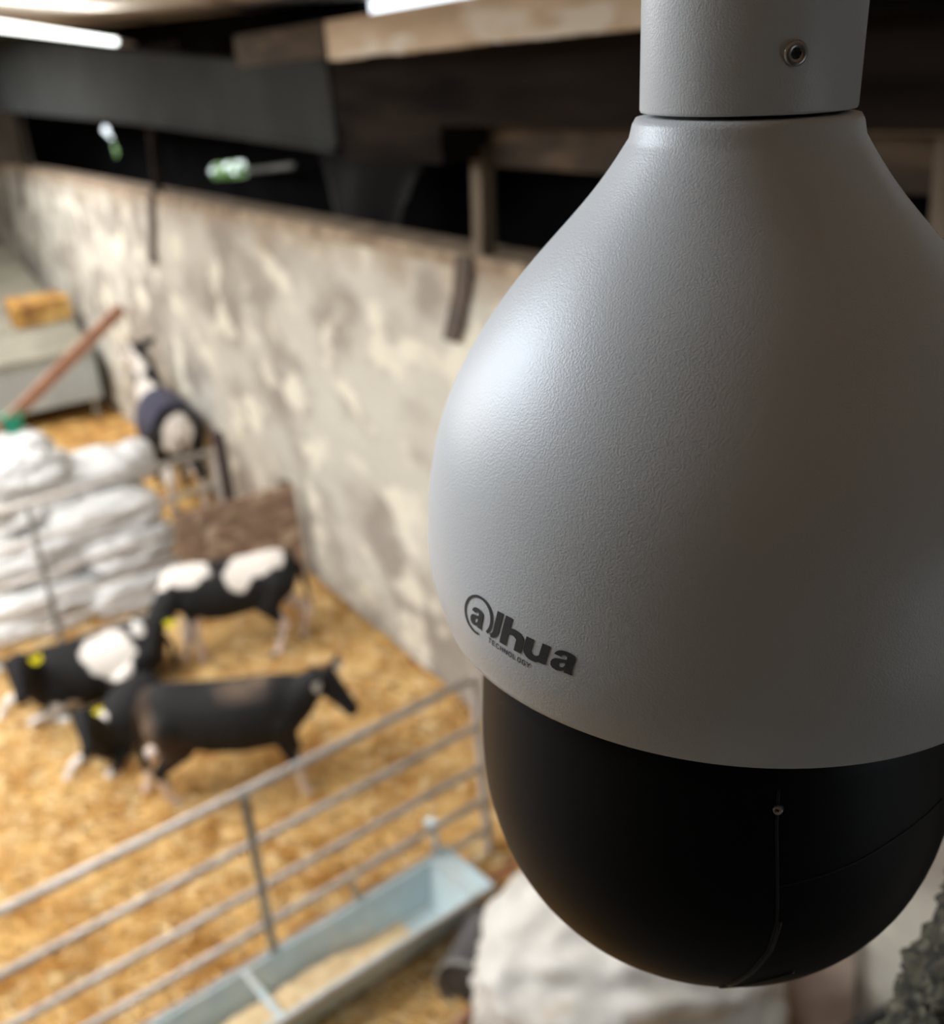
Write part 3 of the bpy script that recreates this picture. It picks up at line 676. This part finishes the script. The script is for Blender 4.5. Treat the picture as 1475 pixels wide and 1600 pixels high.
# smooth the measured profile
br = np.array(BODY_R); bt = np.array(BODY_T)
for _ in range(3): br[1:-1] = .25*br[:-2]+.5*br[1:-1]+.25*br[2:]
tq = np.linspace(bt[0], bt[-1], 90); rq = np.interp(tq, bt, br)
for _ in range(12): rq[1:-1] = .25*rq[:-2]+.5*rq[1:-1]+.25*rq[2:]
prof = list(zip(rq, tq))
prof = [(.089, .1560), (.0945, .1535), (.0970, .1530)]+[(rq[0]+.0002, .1545)]+prof[1:]+[(.0343, .3190), (.0333, .3208), (.0305, .3212), (0, .3212)]
def rim_tilt(p):      # the lower rim is a touch lower on its right side
    w_ = max(0, min(1, (.215-p.z)/.06)); w_ = w_*w_*(3-2*w_)
    return Vector((p.x, p.y, p.z-(.036*p.x+.0006)*w_))
bm = BM(); lathe(bm, prof, 160, rim_tilt); hs = obj('housing', bm, M['housing'], sec, True)
DR = [0.0, 0.0069, 0.0136, 0.0202, 0.0264, 0.0323, 0.0379, 0.0431, 0.0481, 0.0528, 0.0573, 0.0614, 0.0652, 0.0688, 0.072, 0.075, 0.0776, 0.08, 0.082, 0.0837, 0.0851, 0.0861, 0.0868, 0.0871, 0.0871, 0.0869, 0.0866, 0.0862, 0.0857, 0.0850]
DT = [0.0132, 0.0133, 0.0138, 0.0146, 0.0157, 0.0171, 0.0189, 0.0209, 0.0233, 0.026, 0.029, 0.0323, 0.036, 0.0399, 0.0442, 0.0488, 0.0537, 0.0589, 0.0644, 0.0703, 0.0765, 0.0829, 0.0898, 0.0969, 0.1043, 0.1121, 0.1201, 0.1285, 0.1372, 0.158]
bm = BM(); lathe(bm, list(zip(DR, DT))+[(0, .158)], 128); dome = obj('dome', bm, M['dome'], sec, True)
def dome_pt(th, t, off=0):     # angle counted from the left side as seen, turning towards the viewer
    r = float(np.interp(t, DT, DR))+off
    return Vector((-r*math.cos(th), -r*math.sin(th), t))
def seam(angs, rad, m):
    bm = BM(); pts = []
    for (a, ta), (b, tb) in zip(angs, angs[1:]):
        for k in range(6): pts.append(dome_pt(a+(b-a)*k/6, ta+(tb-ta)*k/6, .0))
    pts.append(dome_pt(*angs[-1])); tube(bm, pts, rad, 8); obj('seam', bm, M[m], dome, True)
S1 = [(1.568, 0.1368), (1.57, 0.1232), (1.589, 0.1023), (1.603, 0.0862), (1.589, 0.0721), (1.538, 0.0579), (1.468, 0.044)]
seam(S1, .0005, 'seam')
seam([(a+.012, t) for a, t in S1[3:]], .0007, 'seam_highlight')
seam([(2.358, 0.1112), (2.213, 0.1106), (2.067, 0.1092), (1.892, 0.1058), (1.717, 0.1029), (1.595, 0.101)], .00035, 'seam')
seam([(1.44, .0405), (1.5, 0.0431), (1.613, 0.0502), (1.739, 0.0553)], .0006, 'seam_highlight')  # low highlight on the dome, laid in as a lighter strip
def screw_at(c, n, r, name, parent, dark=True):
    n = n.normalized(); x, y = frame_of(n); rot = Matrix((x, y, n)).transposed().to_4x4()
    bm = BM(); lathe(bm, [(0, -.001), (r, -.001), (r, .0003), (r*.85, .0009), (r*.5, .0010), (r*.42, .0001), (0, .0001)], 28); bm.transform(Matrix.Translation(c) @ rot)
    s = obj(name, bm, M['screw'], parent, True)
    bm = BM()
    for k in range(3):
        R_ = Matrix.Translation(c) @ rot @ Matrix.Rotation(k*PI/3, 4, 'Z')
        v = [bm.verts.new(R_ @ Vector(q)) for q in ((-r*.42, -r*.13, .00045), (r*.42, -r*.13, .00045), (r*.42, r*.13, .00045), (-r*.42, r*.13, .00045))]; bm.faces.new(v)
    obj('socket', bm, M['screw_dark'], s)
    return s
c = dome_pt(1.57, .1302); screw_at(c+Vector((-.0002, -.0008, 0)), Vector((-.5, -1, .1)), .0015, 'screw', dome)
# collar and the pipe that carries it
bm = BM(); lathe(bm, [(0, .3221), (.0300, .3221), (.0318, .3224), (.0321, .3232), (.0324, .37), (.0326, .44), (.0326, .452), (.0310, .456), (0, .456)], 96)
col = obj('collar', bm, M['housing'], sec, True)
th = 1.703; c = Vector((-.0322*math.cos(th), -.0322*math.sin(th), .3379)); n_ = Vector((c.x, c.y, 0))
bm = BM(); 
s = screw_at(c+n_.normalized()*.0002, n_, .0034, 'screw', col)
bm = BM(); top = cz(0)-AX.z; lathe(bm, [(0, .454), (.021, .454), (.021, top-.045), (0, top-.045)], 48); obj('mount_pipe', bm, M['housing'], sec, True)
bm = BM(); lathe(bm, [(0, top-.047), (.06, top-.047), (.06, top-.032), (0, top-.032)], 48); obj('mount_flange', bm, M['housing'], sec, True)
# printed lettering, laid out in millimetres round the housing (u) and up it (v)
def surf(u, v, off=.00020):
    v -= .45+.011*(u-55); th = u/104.0; t = v/1000.0
    r = float(np.interp(t, tq, rq))+off
    return rim_tilt(Vector((-r*math.cos(th), -r*math.sin(th), t)))
BASE_V = 177.3; SHEAR = .31
def place(p): x, y = p; return surf(x+SHEAR*y, BASE_V+y)
lg = BM()
def ribbon(pts, ws, sheared=True, closed=False):
    P = [Vector(p) for p in pts]; n = len(P); L_, R_ = [], []
    for i, p in enumerate(P):
        d = (P[(i+1) % n]-P[i-1]) if closed else (P[min(i+1, n-1)]-P[max(i-1, 0)])
        d.normalize(); nn = Vector((-d.y, d.x)); w_ = ws[i] if hasattr(ws, '__len__') else ws
        L_.append(p+nn*w_/2); R_.append(p-nn*w_/2)
    f = place if sheared else (lambda q: surf(q[0], q[1]))
    a = [lg.verts.new(f(q)) for q in L_]; b = [lg.verts.new(f(q)) for q in R_]
    rng_ = range(n if closed else n-1)
    for i in rng_: j = (i+1) % n; lg.faces.new((a[i], a[j], b[j], b[i]))
def line(a, b, n=8): return [(a[0]+(b[0]-a[0])*k/n, a[1]+(b[1]-a[1])*k/n) for k in range(n+1)]
def arc(cx, cy, rx, ry, a0, a1, n=24): return [(cx+rx*math.cos(math.radians(a0+(a1-a0)*k/n)), cy+ry*math.sin(math.radians(a0+(a1-a0)*k/n))) for k in range(n+1)]
OUT = [(.05,.70),(.09,.82),(.17,.92),(.31,.985),(.50,1.0),(.70,.975),(.84,.90),(.90,.79),(.915,.66),(.915,.26),(.93,.12),(.98,0),(.64,0),(.615,.10),(.50,.02),(.33,-.025),(.15,.02),(.04,.13),(.01,.28),(.04,.42),(.14,.52),(.30,.575),(.50,.605),(.585,.63),(.59,.70),(.56,.77),(.47,.80),(.39,.77),(.355,.68)]
HOLE = [(.59,.46),(.47,.425),(.37,.375),(.335,.28),(.37,.20),(.45,.18),(.54,.23),(.585,.33)]
def glyph_a(x, wd, h, st):
    cu = bpy.data.curves.new('tmp', 'CURVE'); cu.dimensions = '2D'; cu.fill_mode = 'BOTH'
    for P in (OUT, HOLE):
        sp = cu.splines.new('POLY'); sp.points.add(len(P)-1); sp.use_cyclic_u = True
        for q, (a, b) in zip(sp.points, P): q.co = (x+a*wd, b*h, 0, 1)
    to = bpy.data.objects.new('tmp', cu); COL.objects.link(to)
    me = bpy.data.meshes.new_from_object(to.evaluated_get(bpy.context.evaluated_depsgraph_get()))
    bpy.data.objects.remove(to); bpy.data.curves.remove(cu)
    vs = [lg.verts.new(place((v.co.x, v.co.y))) for v in me.vertices]
    for p in me.polygons: lg.faces.new([vs[k] for k in p.vertices])
    bpy.data.meshes.remove(me)
# ring with a gap, the first a inside it
ribbon(arc(57.5, 4.7, 7.0, 7.4, 286, 286-320, 60), [1.0 if k < 35 else 1.0+.2*(k-35)/25 for k in range(61)])
glyph_a(54.0, 7.0, 7.6, 2.1)
# stroke falling from the l and hooking under the ring
ribbon(line((67.2, 11.2), (67.2, 3.4))+arc(64.6, 3.4, 2.6, 3.0, 0, -80, 10)[1:], [2.6]*9+[2.6-.12*k for k in range(10)])
# h
ribbon(line((71.0, 11.2), (71.0, 0)), 2.9)
ribbon(arc(74.2, 4.1, 3.1, 2.4, 165, 0, 18)+line((77.3, 4.1), (77.3, 0))[1:], [2.0+.9*min(1, k/12) for k in range(19)]+[2.9]*8)
# u
ribbon(line((80.6, 7.4), (80.6, 3.0))+arc(83.4, 3.0, 2.8, 2.4, 180, 345, 18)[1:], [2.9]*9+[2.9-.05*k for k in range(18)])
ribbon(line((86.6, 7.4), (86.6, 0)), 2.9)
# a
glyph_a(89.4, 8.2, 7.7, 2.6)
# small line of capitals
def cap_word(s, u0, v0, u1, v1, h, st):
    segs = {'T': [[(0, 1), (.8, 1)], [(.4, 1), (.4, 0)]], 'E': [[(.1, 0), (.1, 1)], [(.1, .94), (.7, .94)], [(.1, .52), (.62, .52)], [(.1, .06), (.7, .06)]],
            'C': [[(.8, .78), (.66, .95), (.42, 1), (.2, .88), (.08, .5), (.2, .12), (.42, 0), (.66, .05), (.8, .24)]], 'H': [[(.1, 0), (.1, 1)], [(.75, 0), (.75, 1)], [(.1, .5), (.75, .5)]],
            'N': [[(.1, 0), (.1, 1)], [(.1, 1), (.75, 0)], [(.75, 0), (.75, 1)]], 'O': [[(.45, 1), (.2, .88), (.06, .5), (.2, .12), (.45, 0), (.7, .12), (.84, .5), (.7, .88), (.45, 1)]],
            'L': [[(.1, 1), (.1, 0)], [(.1, .06), (.68, .06)]], 'G': [[(.8, .78), (.66, .95), (.42, 1), (.2, .88), (.08, .5), (.2, .12), (.42, 0), (.66, .04), (.8, .16), (.8, .48)], [(.48, .48), (.86, .48)]],
            'Y': [[(.0, 1), (.4, .48)], [(.8, 1), (.4, .48)], [(.4, .5), (.4, 0)]]}
    n = len(s); du = (u1-u0)/n; dv = (v1-v0)/n; cw = du*.88
    for i, ch in enumerate(s):
        for sg in segs[ch]:
            ribbon([(u0+du*i+x*cw+.22*h*y+0, v0+dv*(i+x)+h*y) for x, y in sg], st, False)
cap_word('TECHNOLOGY', 63.8, 174.5, 82.5, 173.3, 1.95, .36)
lo = obj('lettering', lg, M['ink'], hs); lo['label'] = 'dark grey printed lettering'
